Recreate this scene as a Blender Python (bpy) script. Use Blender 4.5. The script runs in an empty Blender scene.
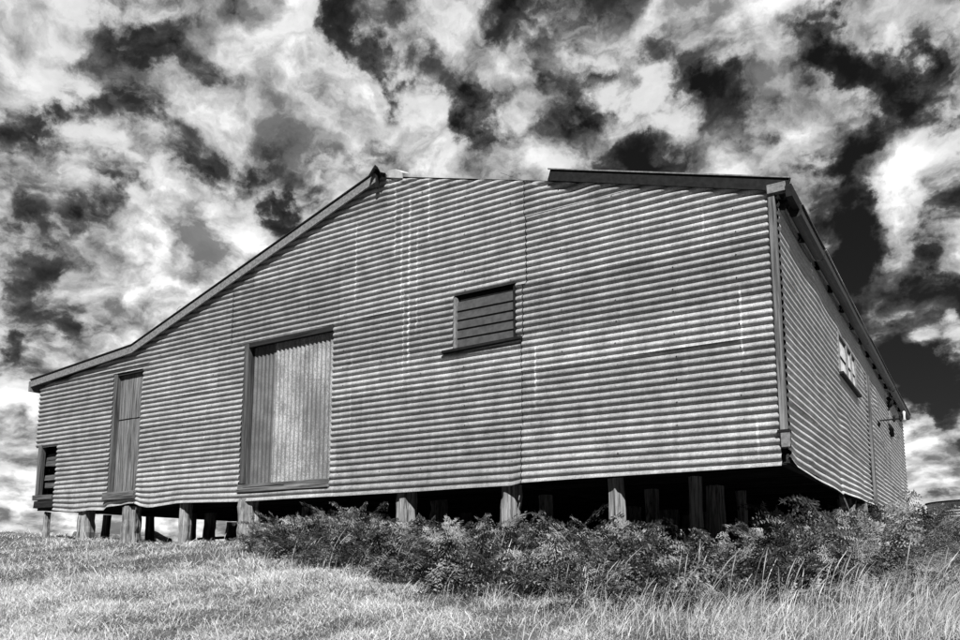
import bpy, math, random
import numpy as np
from mathutils import Vector, Matrix
random.seed(7); rng = np.random.default_rng(11)
S = bpy.context.scene
COL = S.collection
R = math.radians
PITCH = 0.0762            # pitch of the corrugated iron

# ------------------------------------------------------------------ node helpers
class NT:
    def __init__(self, tree): self.t = tree; self.n = tree.nodes; self.l = tree.links
    def add(self, typ, **kw):
        nd = self.n.new(typ)
        for k, v in kw.items(): setattr(nd, k, v)
        return nd
    def put(self, sock, v):
        if v is None: return
        if hasattr(v, 'is_output'): self.l.new(v, sock)
        else: sock.default_value = v
    def math(self, op, a, b=None, c=None, clamp=False):
        nd = self.add('ShaderNodeMath', operation=op, use_clamp=clamp)
        self.put(nd.inputs[0], a); self.put(nd.inputs[1], b); self.put(nd.inputs[2], c)
        return nd.outputs[0]
    def vmath(self, op, a, b=None, s=None):
        nd = self.add('ShaderNodeVectorMath', operation=op)
        self.put(nd.inputs[0], a); self.put(nd.inputs[1], b)
        if s is not None: self.put(nd.inputs['Scale'], s)
        return nd
    def noise(self, vec, scale, detail=4, rough=.55, dist=0.):
        nd = self.add('ShaderNodeTexNoise')
        self.put(nd.inputs['Vector'], vec); self.put(nd.inputs['Scale'], scale)
        nd.inputs['Detail'].default_value = detail; nd.inputs['Roughness'].default_value = rough
        nd.inputs['Distortion'].default_value = dist
        return nd
    def scl(self, vec, s):
        return self.vmath('MULTIPLY', vec, s).outputs[0]
    def mr(self, v, a, b, c=0., d=1., smooth=True):
        nd = self.add('ShaderNodeMapRange'); nd.interpolation_type = 'SMOOTHSTEP' if smooth else 'LINEAR'
        self.put(nd.inputs['Value'], v)
        for k, x in (('From Min', a), ('From Max', b), ('To Min', c), ('To Max', d)): self.put(nd.inputs[k], x)
        return nd.outputs[0]
    def mix(self, f, a, b):
        # float mix
        nd = self.add('ShaderNodeMix', data_type='FLOAT'); self.put(nd.inputs[0], f); self.put(nd.inputs[2], a); self.put(nd.inputs[3], b)
        return nd.outputs[0]

def material(name, rough=.8, metallic=0.):
    m = bpy.data.materials.new(name); m.use_nodes = True
    t = NT(m.node_tree); t.n.clear()
    out = t.add('ShaderNodeOutputMaterial'); b = t.add('ShaderNodeBsdfPrincipled')
    t.l.new(b.outputs[0], out.inputs[0])
    b.inputs['Roughness'].default_value = rough; b.inputs['Metallic'].default_value = metallic
    b.inputs['Specular IOR Level'].default_value = .12 if metallic == 0 and rough > .55 else .4
    pos = t.add('ShaderNodeNewGeometry').outputs['Position']
    return m, t, b, pos
def setgrey(t, b, v):
    c = t.add('ShaderNodeCombineColor'); 
    for i in range(3): t.put(c.inputs[i], v)
    t.l.new(c.outputs[0], b.inputs['Base Color'])
def bump(t, b, h, strength=.3, dist=.01):
    bn = t.add('ShaderNodeBump'); bn.inputs['Strength'].default_value = strength; bn.inputs['Distance'].default_value = dist
    t.put(bn.inputs['Height'], h); t.l.new(bn.outputs[0], b.inputs['Normal'])
def attr(t, name):
    return t.add('ShaderNodeAttribute', attribute_name=name).outputs['Fac']

def mat_iron(name, lo, hi, streaks=(), grain=1., mottled=False, metal=.15, vertical=False):
    m, t, b, pos = material(name, .5, metal)
    tone = attr(t, 'tone')
    fine = t.noise(pos, 75, 6, .75).outputs[0]
    mid = t.noise(t.scl(pos, (3, 3, 3)), 1.3, 6, .65, .3).outputs[0]
    runs = t.noise(t.scl(pos, (22, 22, 1.2)), 1., 4, .6).outputs[0]
    base = t.mr(tone, 0, 1, lo, hi, False)
    f1 = t.mr(fine, .3, .7, 1 - .45 * grain, 1 + .36 * grain)
    f2 = t.mr(mid, .3, .7, .78, 1.14)
    f3 = t.mr(runs, .3, .72, .86, 1.10)
    v = t.math('MULTIPLY', t.math('MULTIPLY', base, f1), t.math('MULTIPLY', f2, f3))
    # grime blotches
    g = t.noise(pos, 2.3, 8, .72, .6).outputs[0]
    gm = t.mr(g, .62, .74, 0, .55)
    v = t.math('MULTIPLY', v, t.math('SUBTRACT', 1., gm))
    if mottled:
        q = t.noise(t.scl(pos, (70, 70, 45)), 1., 5, .7).outputs[0]
        w = t.noise(t.scl(pos, (2.2, 2.2, 1.1)), 1., 3, .6).outputs[0]
        qm = t.mr(t.math('ADD', q, t.math('MULTIPLY', t.math('SUBTRACT', w, .5), .5)), .49, .56, 0, 1)
        v = t.math('MULTIPLY', v, t.mr(qm, 0, 1, .62, 1.18))
    if streaks:
        sep = t.add('ShaderNodeSeparateXYZ'); t.l.new(pos, sep.inputs[0]); X, Z = sep.outputs[0], sep.outputs[2]
        wob = t.math('MULTIPLY', t.math('SUBTRACT', t.noise(t.scl(pos, (0, 0, 7)), 1., 3).outputs[0], .5), .05)
        brk = t.noise(t.scl(pos, (3, 3, 16)), 1., 3, .6).outputs[0]
        tot = None
        for (sx, z0, z1, w, a) in streaks:
            d = t.math('ABSOLUTE', t.math('SUBTRACT', t.math('ADD', X, wob), sx))
            k = t.mr(d, w * .35, w, a, 0)
            k = t.math('MULTIPLY', k, t.mr(Z, z0 - .05, z0 + .1, 0, 1))
            k = t.math('MULTIPLY', k, t.mr(Z, z1 - .1, z1, 1, 0))
            tot = k if tot is None else t.math('MAXIMUM', tot, k)
        tot = t.math('MULTIPLY', tot, t.mr(brk, .38, .55, .15, 1))
        v = t.mix(tot, v, .62)
    setgrey(t, b, v)
    t.put(b.inputs['Roughness'], t.mr(mid, .3, .7, .42, .62))
    bump(t, b, fine, .12, .004)
    return m

def mat_wood(name, lo, hi, axis='Z', rough=.9, spots=0.):
    m, t, b, pos = material(name, rough)
    s = {'Z': (38, 38, 1.6), 'X': (1.6, 38, 38), 'Y': (38, 1.6, 38)}[axis]
    g = t.noise(t.scl(pos, s), 1., 6, .7, .4).outputs[0]
    g2 = t.noise(t.scl(pos, tuple(q * .22 for q in s)), 1., 4, .6).outputs[0]
    v = t.mr(g, .28, .7, lo, hi)
    v = t.math('MULTIPLY', v, t.mr(g2, .3, .7, .65, 1.2))
    if spots:
        k = t.noise(pos, 30, 4, .7).outputs[0]
        v = t.mix(t.mr(k, .6, .68, 0, spots), v, hi * 1.6)
    setgrey(t, b, v); bump(t, b, g, .9, .012)
    return m

def mat_plain(name, v, rough=.8, metal=0., nz=.3, scale=20):
    m, t, b, pos = material(name, rough, metal)
    k = t.noise(pos, scale, 5, .65).outputs[0]
    setgrey(t, b, t.mr(k, .3, .7, v * (1 - nz), v * (1 + nz))); bump(t, b, k, .3, .005)
    return m

def mat_leaf(name, lo, hi, transl=.25):
    m = bpy.data.materials.new(name); m.use_nodes = True
    t = NT(m.node_tree); t.n.clear()
    out = t.add('ShaderNodeOutputMaterial')
    tone = attr(t, 'tone'); v = t.mr(tone, 0, 1, lo, hi, False)
    c = t.add('ShaderNodeCombineColor')
    for i in range(3): t.put(c.inputs[i], v)
    b = t.add('ShaderNodeBsdfPrincipled'); b.inputs['Roughness'].default_value = .6
    b.inputs['Specular IOR Level'].default_value = .3
    tr = t.add('ShaderNodeBsdfTranslucent'); mx = t.add('ShaderNodeMixShader'); mx.inputs[0].default_value = transl
    t.l.new(c.outputs[0], b.inputs['Base Color']); t.l.new(c.outputs[0], tr.inputs[0])
    t.l.new(b.outputs[0], mx.inputs[1]); t.l.new(tr.outputs[0], mx.inputs[2]); t.l.new(mx.outputs[0], out.inputs[0])
    return m

# ------------------------------------------------------------------ mesh helpers
class MB:
    def __init__(self): self.v = []; self.f = []; self.tone = []; self.cur = .5
    def vert(self, x, y, z): self.v.append((x, y, z)); self.tone.append(self.cur); return len(self.v) - 1
    def quad(self, *i): self.f.append(tuple(i))
    def box(self, x0, x1, y0, y1, z0, z1, j=0.):
        a = [self.vert(x + random.uniform(-j, j), y + random.uniform(-j, j), z + random.uniform(-j, j)) for x in (x0, x1) for y in (y0, y1) for z in (z0, z1)]
        for q in ((0,1,3,2),(4,6,7,5),(0,4,5,1),(2,3,7,6),(0,2,6,4),(1,5,7,3)): self.quad(*[a[k] for k in q])
        return self
    def beam(self, p, q, w, h, up=(0, 0, 1), n=1, wob=0.):
        p = Vector(p); q = Vector(q); d = (q - p).normalized(); u = Vector(up)
        s = d.cross(u).normalized(); u = s.cross(d).normalized(); rings = []
        for k in range(n + 1):
            c = p.lerp(q, k / n) + (s * random.uniform(-wob, wob) + u * random.uniform(-wob, wob) if 0 < k < n else Vector((0,0,0)))
            rings.append([self.vert(*(c + s * a * w / 2 + u * b * h / 2)) for a, b in ((-1,-1),(1,-1),(1,1),(-1,1))])
        for a, b in zip(rings, rings[1:]):
            for k in range(4): self.quad(a[k], a[(k+1)%4], b[(k+1)%4], b[k])
        self.quad(*rings[0][::-1]); self.quad(*rings[-1])
        return self
    def tube(self, pts, rad, sides=8, cap=True, rough=0., ell=1.):
        pts = [Vector(p) for p in pts]; rings = []
        if not hasattr(rad, '__len__'): rad = [rad] * len(pts)
        off = [random.uniform(1 - rough, 1 + rough) for _ in range(sides)]
        for k, p in enumerate(pts):
            d = (pts[min(k+1, len(pts)-1)] - pts[max(k-1, 0)]).normalized()
            a = d.cross(Vector((0,1,0)) if abs(d.y) < .9 else Vector((1,0,0))).normalized(); b = d.cross(a)
            rings.append([self.vert(*(p + (a * math.cos(2*math.pi*s/sides) + b * ell * math.sin(2*math.pi*s/sides)) * rad[k] * off[s] * random.uniform(1 - rough * .35, 1 + rough * .35))) for s in range(sides)])
        for a, b in zip(rings, rings[1:]):
            for s in range(sides): self.quad(a[s], b[s], b[(s+1)%sides], a[(s+1)%sides])
        if cap: self.f.append(tuple(rings[0])); self.f.append(tuple(rings[-1][::-1]))
        return self
    def build(self, name, mat, parent=None, smooth=False, bevel=0.):
        return link(name, np.array(self.v, dtype=np.float64), self.f, mat, parent, np.array(self.tone), smooth, bevel)

ORIG = {}
def link(name, v, faces, mat, parent=None, tone=None, smooth=False, bevel=0., origin=None):
    v = np.asarray(v, dtype=np.float64)
    off = np.array(ORIG[parent.name]) if parent is not None else (np.array(origin) if origin is not None else np.array([(v[:,0].min()+v[:,0].max())/2, (v[:,1].min()+v[:,1].max())/2, v[:,2].min()]))
    me = bpy.data.meshes.new(name)
    if isinstance(faces, np.ndarray):
        k = faces.shape[1]; n = len(faces)
        me.vertices.add(len(v)); me.vertices.foreach_set('co', (v - off).astype(np.float32).ravel())
        me.loops.add(n * k); me.loops.foreach_set('vertex_index', faces.astype(np.int32).ravel())
        me.polygons.add(n); me.polygons.foreach_set('loop_start', np.arange(0, n * k, k, dtype=np.int32))
        me.update(calc_edges=True)
    else:
        me.from_pydata([tuple(p) for p in (v - off)], [], faces); me.update()
    if tone is not None:
        a = me.attributes.new('tone', 'FLOAT', 'POINT'); a.data.foreach_set('value', np.asarray(tone, dtype=np.float32))
    if smooth: me.polygons.foreach_set('use_smooth', np.ones(len(me.polygons), dtype=bool))
    me.materials.append(mat)
    o = bpy.data.objects.new(name, me); COL.objects.link(o)
    if parent is not None: o.parent = parent
    else: o.location = off
    ORIG[o.name] = tuple(off)
    if bevel:
        b = o.modifiers.new('edges', 'BEVEL'); b.width = bevel; b.segments = 1; b.limit_method = 'ANGLE'
    return o
def empty(name, loc):
    o = bpy.data.objects.new(name, None); COL.objects.link(o); o.location = loc; ORIG[o.name] = tuple(loc); return o
def tag(o, label=None, cat=None, group=None, kind=None):
    for k, v in (('label', label), ('category', cat), ('group', group), ('kind', kind)):
        if v: o[k] = v
    return o

def smooth_noise(n, scale, seed):
    r = np.random.default_rng(seed); k = max(2, int(n / scale) + 2)
    return np.interp(np.linspace(0, k - 1.001, n), np.arange(k), r.uniform(-1, 1, k))

_dr = random.Random(31)
DENTS = {'front': [(_dr.uniform(-12, 0), _dr.uniform(.1, 3.4), _dr.uniform(.05, .25), _dr.choice((-1, 1)) * _dr.uniform(.004, .012)) for _ in range(46)] + [(-11.2, .25, .15, .02), (-10.5, .12, .12, -.02), (-2.1, 3.22, .1, -.016), (-1.75, 3.12, .08, .016), (-3.4, 3.6, .09, -.014)],
         'side': [(_dr.uniform(.2, 13), _dr.uniform(.1, 2.4), _dr.uniform(.06, .3), _dr.choice((-1, 1)) * _dr.uniform(.005, .016)) for _ in range(40)]}
def sheet(acc, u0, u1, z0, z1, plane, ulo=None, uhi=None, off=0., tone=.5, tilt=0., seed=0, amp=.0150, flare=.006, botbend=None, step=.13, seg=10):
    """one corrugated sheet, corrugations running along u; acc = [verts, faces, tones]"""
    nz = max(2, int(round((z1 - z0) / (PITCH / seg)))); zs = np.linspace(z0, z1, nz + 1)
    nu = max(2, int((u1 - u0) / step)); base = sum(len(a) for a in acc[0])
    V = []; n = nu + 1
    uu = np.linspace(0, 1, n)
    w1 = smooth_noise(n, 6, seed) * .0035; w2 = smooth_noise(n, 9, seed + 1) * .0025
    for z in zs:
        a = u0 if ulo is None else max(u0, ulo(z)); b = u1 if uhi is None else min(u1, uhi(z))
        if b < a: a = b = (a + b) / 2
        u = a + (b - a) * uu
        d = off + amp * (2 * abs(math.cos(math.pi * z / PITCH)) ** .88 - 1) + w1 + flare * math.exp(-(z - z0) / .06)
        zz = z + w2 + tilt * (u - (u0 + u1) / 2)
        if plane in ('front', 'side'):
            for (du, dz_, dr, da) in DENTS[plane]:
                if abs(z - dz_) < dr * 2.2: d = d + da * np.exp(-((u - du) / (dr * 1.7)) ** 2 - ((z - dz_) / dr) ** 2)
        if botbend is not None:
            bz, bd = botbend(u, z); zz = zz + bz; d = d + bd
        if plane == 'front': V.append(np.stack([u, -d, zz], 1))
        elif plane == 'back': V.append(np.stack([u, d, zz], 1))
        elif plane == 'left': V.append(np.stack([-d, u, zz], 1))
        else: V.append(np.stack([d, u, zz], 1))
    V = np.concatenate(V)
    i = np.arange(nz)[:, None] * n + np.arange(nu)[None, :]
    F = np.stack([i, i + 1, i + n + 1, i + n], -1).reshape(-1, 4) + base
    acc[0].append(V); acc[1].append(F); acc[2].append(np.full(len(V), tone))
def finish(acc, name, mat, parent, shift=(0, 0, 0)):
    V = np.concatenate(acc[0]) + np.array(shift); F = np.concatenate(acc[1]); T = np.concatenate(acc[2])
    # drop collapsed cells
    q = V[F]; area = np.linalg.norm(np.cross(q[:,2]-q[:,0], q[:,3]-q[:,1]), axis=1)
    return link(name, V, F[area > 1e-9], mat, parent, T, smooth=True)
def subtract(rect, holes):
    rects = [rect]
    for hx0, hx1, hz0, hz1 in holes:
        new = []
        for x0, x1, z0, z1 in rects:
            if hx0 >= x1 or hx1 <= x0 or hz0 >= z1 or hz1 <= z0: new.append((x0, x1, z0, z1)); continue
            if z0 < hz0: new.append((x0, x1, z0, hz0))
            if z1 > hz1: new.append((x0, x1, hz1, z1))
            a, b = max(z0, hz0), min(z1, hz1)
            if x0 < hx0: new.append((x0, hx0, a, b))
            if x1 > hx1: new.append((hx1, x1, a, b))
        rects = new
    return rects
C0, C1 = .70, .85
SKYS, EXPO = .05, 1.0
NG1, NG2 = 190000, 200000
SKYMUL = .09
SUNE = 5.0

# ------------------------------------------------------------------ world, sun, camera
BLOBS = [(-0.722, 0.417, 0.552, 0.051, -0.25), (-0.696, 0.474, 0.54, 0.037, -0.3), (-0.68, 0.506, 0.53, 0.035, -0.35), (-0.661, 0.545, 0.515, 0.036, -0.35), (-0.612, 0.54, 0.577, 0.067, -0.2), (-0.547, 0.593, 0.591, 0.041, -0.35), (-0.551, 0.615, 0.564, 0.036, -0.35), (-0.556, 0.64, 0.531, 0.034, -0.45), (-0.528, 0.658, 0.537, 0.048, -0.35), (-0.489, 0.692, 0.53, 0.037, -0.25), (-0.801, 0.387, 0.456, 0.038, -0.35), (-0.793, 0.414, 0.447, 0.041, -0.5), (-0.772, 0.45, 0.45, 0.04, -0.35), (-0.736, 0.496, 0.461, 0.041, -0.4), (-0.73, 0.532, 0.429, 0.045, -0.4), (-0.808, 0.443, 0.389, 0.045, -0.45), (-0.784, 0.485, 0.388, 0.041, -0.45), (-0.693, 0.593, 0.409, 0.04, -0.5), (-0.668, 0.616, 0.418, 0.035, -0.4), (-0.613, 0.63, 0.476, 0.029, -0.3), (-0.565, 0.66, 0.495, 0.049, -0.55), (-0.471, 0.727, 0.499, 0.044, -0.55), (-0.494, 0.731, 0.47, 0.032, -0.4), (-0.855, 0.422, 0.303, 0.04, -0.4), (-0.849, 0.459, 0.262, 0.046, -0.25), (-0.873, 0.433, 0.226, 0.035, -0.35), (-0.886, 0.458, 0.067, 0.049, -0.35), (-0.878, 0.476, 0.046, 0.03, -0.3), (-0.343, 0.743, 0.574, 0.047, -0.2925), (-0.313, 0.771, 0.555, 0.047, -0.26812500000000006), (-0.271, 0.783, 0.559, 0.041, -0.24375000000000002), (-0.234, 0.804, 0.546, 0.047, -0.26812500000000006), (-0.231, 0.828, 0.51, 0.047, -0.24375000000000002), (-0.198, 0.845, 0.496, 0.044, -0.45), (-0.4, 0.699, 0.593, 0.047, -0.3), (-0.367, 0.778, 0.51, 0.052, -0.1875), (-0.303, 0.828, 0.472, 0.058, -0.3), (-0.107, 0.837, 0.536, 0.044, -0.41250000000000003), (-0.068, 0.857, 0.511, 0.044, -0.5), (-0.015, 0.87, 0.494, 0.045, -0.35), (-0.108, 0.899, 0.425, 0.055, -0.8), (-0.089, 0.922, 0.377, 0.046, -0.6), (-0.107, 0.931, 0.35, 0.05, -0.7), (-0.043, 0.893, 0.448, 0.044, -0.5), (-0.002, 0.896, 0.443, 0.038, -0.5), (-0.137, 0.942, 0.307, 0.057, -0.5), (-0.02, 0.957, 0.289, 0.048, -0.55), (-0.061, 0.965, 0.254, 0.047, -0.3), (-0.062, 0.98, 0.189, 0.055, -0.6), (-0.033, 0.991, 0.132, 0.054, -0.6), (-0.044, 0.983, 0.177, 0.041, -0.5), (-0.447, 0.67, 0.593, 0.055, 0.3), (-0.6, 0.581, 0.55, 0.069, 0.3), (-0.697, 0.529, 0.483, 0.069, 0.2), (-0.794, 0.507, 0.335, 0.098, 0.35), (-0.859, 0.491, 0.146, 0.097, 0.4), (-0.728, 0.59, 0.349, 0.087, 0.25), (-0.4, 0.744, 0.534, 0.043, 0.3), (-0.281, 0.806, 0.521, 0.042, 0.3), (-0.386, 0.789, 0.478, 0.058, 0.2), (-0.199, 0.8, 0.566, 0.059, 0.4), (-0.154, 0.859, 0.489, 0.054, 0.4), (-0.245, 0.776, 0.581, 0.04, 0.25), (-0.05, 0.838, 0.543, 0.043, 0.4), (-0.059, 0.921, 0.386, 0.062, 0.55), (-0.028, 0.912, 0.408, 0.047, 0.3), (-0.024, 0.936, 0.35, 0.04, 0.4), (-0.074, 0.941, 0.329, 0.041, 0.3), (-0.016, 0.974, 0.227, 0.04, 0.4), (-0.071, 0.988, 0.135, 0.036, 0.3), (-0.074, 0.992, 0.102, 0.047, 0.5), (-0.032, 0.996, 0.078, 0.054, 0.5), (-0.53, 0.7, 0.479, 0.05, 0.3), (-0.593, 0.623, 0.51, 0.043, 0.25)]
SUN = Vector((.40, -.56, .78)).normalized()
el = math.asin(SUN.z); az = math.atan2(SUN.x, SUN.y)
W = bpy.data.worlds.new('World'); S.world = W; W.use_nodes = True
t = NT(W.node_tree); t.n.clear()
out = t.add('ShaderNodeOutputWorld'); bg = t.add('ShaderNodeBackground'); bg.inputs['Strength'].default_value = SKYS
t.l.new(bg.outputs[0], out.inputs[0])
sky = t.add('ShaderNodeTexSky', sky_type='NISHITA'); sky.sun_disc = False; sky.sun_elevation = el; sky.sun_rotation = az
sky.air_density = 1.; sky.dust_density = .3; sky.ozone_density = 2.
sp = t.add('ShaderNodeSeparateColor'); t.l.new(sky.outputs[0], sp.inputs[0])
clear = t.math('MULTIPLY', sp.outputs[0], SKYMUL)            # black-and-white film behind a red filter: only the red of the sky
D = t.vmath('NORMALIZE', t.add('ShaderNodeTexCoord').outputs['Generated']).outputs[0]
sd = t.add('ShaderNodeSeparateXYZ'); t.l.new(D, sd.inputs[0])
den = t.math('ADD', t.math('MAXIMUM', sd.outputs[2], 0.), .35)
cv = t.add('ShaderNodeCombineXYZ')
t.put(cv.inputs[0], t.math('DIVIDE', sd.outputs[0], den)); t.put(cv.inputs[1], t.math('DIVIDE', sd.outputs[1], den)); t.put(cv.inputs[2], .37)
P = cv.outputs[0]
wn = t.add('ShaderNodeTexNoise'); wn.inputs['Scale'].default_value = 7.; wn.inputs['Detail'].default_value = 8.; wn.inputs['Roughness'].default_value = .6
t.l.new(D, wn.inputs['Vector'])
wv = t.vmath('SUBTRACT', wn.outputs['Color'], (.5, .5, .5)).outputs[0]
DW = t.vmath('ADD', D, t.vmath('SCALE', wv, s=.24).outputs[0]).outputs[0]
PW = t.vmath('ADD', P, t.vmath('SCALE', wv, s=.16).outputs[0]).outputs[0]
def cloudfield(Q):
    big = t.noise(Q, 3.2, 4, .5).outputs[0]
    puff = t.noise(Q, 9., 9, .56).outputs[0]
    # billows: folded noise gives rounded heads with narrow creases
    fold = t.math('ABSOLUTE', t.math('SUBTRACT', t.noise(Q, 6.5, 7, .55).outputs[0], .5))
    return t.math('ADD', t.math('ADD', t.math('MULTIPLY', big, .8), t.math('MULTIPLY', puff, .75)), t.math('MULTIPLY', fold, .55))
acc = None
for (bx, by, bz, br, ba) in BLOBS:
    k = t.mr(t.vmath('DISTANCE', DW, (bx, by, bz)).outputs['Value'], 0., br * 1.5, ba, 0.)
    acc = k if acc is None else t.math('ADD', acc, k)
for (bx, by, bz, br, ba) in [(.35, -.85, .38, 1.3, -.9), (.95, -.05, .3, .80, -.8), (-.65, -.65, .35, .9, -.8), (-.20, .83, .52, .09, .30), (-.245, .85, .465, .07, .42), (-.33, .76, .56, .08, .18), (.3, -.2, 1., .62, -.8)]:  # wide negative entries clear the unseen sky to cut fill light on the walls
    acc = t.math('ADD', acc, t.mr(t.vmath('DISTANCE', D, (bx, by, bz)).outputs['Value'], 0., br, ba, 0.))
west = t.mr(sd.outputs[0], -.75, -.15, .07, 0.)             # thicker cloud to the west
f1 = cloudfield(PW)
f2 = cloudfield(t.vmath('ADD', PW, (.030, .012, 0.)).outputs[0])
f3 = cloudfield(t.vmath('ADD', PW, (.085, .03, 0.)).outputs[0])
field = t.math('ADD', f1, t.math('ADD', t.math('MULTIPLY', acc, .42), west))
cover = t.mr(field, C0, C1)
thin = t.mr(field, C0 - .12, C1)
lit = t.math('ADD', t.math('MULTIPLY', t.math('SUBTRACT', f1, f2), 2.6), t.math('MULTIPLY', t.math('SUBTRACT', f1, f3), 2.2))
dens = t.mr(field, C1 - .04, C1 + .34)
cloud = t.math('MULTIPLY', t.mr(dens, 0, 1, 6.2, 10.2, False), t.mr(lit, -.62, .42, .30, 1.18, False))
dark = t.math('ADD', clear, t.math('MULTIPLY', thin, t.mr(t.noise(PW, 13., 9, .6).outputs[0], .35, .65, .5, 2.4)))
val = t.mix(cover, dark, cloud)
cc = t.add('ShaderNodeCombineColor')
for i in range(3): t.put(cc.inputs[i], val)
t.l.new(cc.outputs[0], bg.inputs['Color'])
W.cycles.sampling_method = 'MANUAL'; W.cycles.sample_map_resolution = 512

L = bpy.data.lights.new('sun', 'SUN'); L.energy = SUNE; L.angle = R(.5); L.color = (1., 1., 1.)
so = bpy.data.objects.new('sun', L); COL.objects.link(so); so.rotation_euler = (-SUN).to_track_quat('-Z', 'Y').to_euler(); so.location = (0, -5, 30)

cam = bpy.data.cameras.new('camera'); co = bpy.data.objects.new('camera', cam); COL.objects.link(co)
cam.sensor_width = 36; cam.lens = 797.84 / 960 * 36; cam.shift_y = 129.37 / 960; cam.clip_end = 3000; cam.clip_start = .05
co.location = (1.492, -7.4926, -.8666); co.rotation_euler = (R(90 + 8.1158), 0, R(32.1535))
S.camera = co
S.view_settings.view_transform = 'Standard'; S.view_settings.look = 'None'; S.view_settings.gamma = 1; S.view_settings.exposure = EXPO
S.view_settings.use_curve_mapping = False

# ------------------------------------------------------------------ materials
STREAKS = [(-4.47, 2.9, 3.95, .02, .8), (-4.36, 2.2, 3.7, .02, .7), (-4.24, 1.5, 3.7, .022, .9), (-4.12, 1.9, 3.3, .016, .7), (-3.95, 3.0, 3.85, .018, .9),
           (-4.32, 1.2, 2.6, .013, .6), (-5.10, 2.3, 3.55, .016, .7), (-5.14, .6, 1.9, .012, .35), (-2.50, .80, 1.55, .014, .9), (-.30, 1.05, 1.78, .013, 1.),
           (-.20, .10, .5, .016, .7), (-.62, 2.3, 2.72, .014, .7), (-3.55, 2.3, 3.6, .010, .35), (-1.5, 1.2, 1.8, .008, .3), (-6.4, 1.0, 2.1, .010, .3), (-7.9, .8, 1.5, .012, .5)]
M = {}
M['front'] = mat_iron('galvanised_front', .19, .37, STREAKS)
M['side'] = mat_iron('galvanised_side_lightened', .40, .56)  # colour lightened to make up for the weaker sun on the side wall
M['roof'] = mat_iron('galvanised_roof', .10, .16)
M['dooriron'] = mat_iron('flaking_painted_iron', .14, .34, mottled=True, metal=.05)
M['dooriron_dark'] = mat_iron('bare_dark_iron', .09, .13, metal=.1)
M['trim'] = mat_plain('painted_trim', .15, .7, 0, .35, 25)
M['bright'] = mat_plain('zinc_flap_lip_highlight', .45, .4, .2, .15, 12)  # pale torn flashing; also paints the sun highlight on a gutter lip
M['trim_dark'] = mat_plain('dark_flashing', .010, .7, .0, .4, 20)
M['gutter'] = mat_plain('gutter_iron', .022, .45, .3, .35, 12)  # darkened so the colour carries the shade under the eave
M['wz'] = mat_wood('weathered_upright_timber', .02, .21, 'Z')
M['wx'] = mat_wood('weathered_level_timber', .02, .17, 'X')
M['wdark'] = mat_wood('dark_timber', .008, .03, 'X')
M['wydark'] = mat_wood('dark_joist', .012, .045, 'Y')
M['wzd'] = mat_wood('dark_upright_timber', .012, .12, 'Z')
M['wdim'] = mat_wood('dim_level_timber', .02, .12, 'X')
M['stump'] = mat_wood('grey_split_stump', .015, .31, 'Z')
M['louvre'] = mat_plain('painted_glass', .055, .35, 0, .25, 14)
M['glass'] = mat_plain('pale_glass', .65, .2, 0, .3, 9)
M['black'] = mat_plain('shadowed_interior', .008, .9)  # near-black colour standing in for shade inside the openings
M['white'] = mat_plain('white_paint', .42, .6, 0, .1)

# ------------------------------------------------------------------ ground
def smin(a, b, k=.12):
    h = np.clip(.5 + .5 * (b - a) / k, 0, 1); return b + (a - b) * h - k * h * (1 - h)
def ground(x, y):
    x = np.asarray(x, float); y = np.asarray(y, float)
    xe = np.where(x > 3, 3 + (x - 3) * .5, x)
    g = -.94 - .043 * xe + np.where(y < 0, .15 * y, np.interp(x, [-10, -5], [-.03, .045]) * np.minimum(y, 40))
    g = g + .03 * np.sin(x * .9 + 1.3) * np.cos(y * .8) + .018 * np.sin(x * 2.3 + y * 1.7) + .012 * np.sin(x * 4.1 - y * 3.3 + .6)
    g = smin(g, np.full_like(g, -.02 + 0 * g), .3)
    far = np.clip(np.hypot(x + 6, y - 4) - 24, 0, None)
    g = g - .03 * far
    g = np.where(y < -9, g + np.clip(-9 - y, 0, 60) * .12, g)
    return np.maximum(g, -14.)
def make_ground():
    xs = np.concatenate([np.linspace(-900, -40, 16), np.linspace(-38, 25, 190), np.linspace(30, 900, 16)])
    ys = np.concatenate([np.linspace(-900, -30, 14), np.linspace(-26, 40, 200), np.linspace(44, 900, 16)])
    X, Y = np.meshgrid(xs, ys); Z = ground(X, Y); V = np.stack([X, Y, Z], -1).reshape(-1, 3); n = len(xs)
    i = np.arange(len(ys) - 1)[:, None] * n + np.arange(n - 1)[None]
    F = np.stack([i, i + 1, i + n + 1, i + n], -1).reshape(-1, 4)
    m, t, b, pos = material('dry_turf_soil', .95)
    a = t.noise(pos, 1.6, 8, .7).outputs[0]; c = t.noise(pos, 40, 5, .7).outputs[0]
    setgrey(t, b, t.math('MULTIPLY', t.mr(a, .3, .7, .04, .11), t.mr(c, .3, .7, .5, 1.3))); bump(t, b, c, .8, .03)
    o = link('ground', V, F, m, None, None, True, origin=(0, 0, 0)); tag(o, kind='structure')
make_ground()

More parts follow.
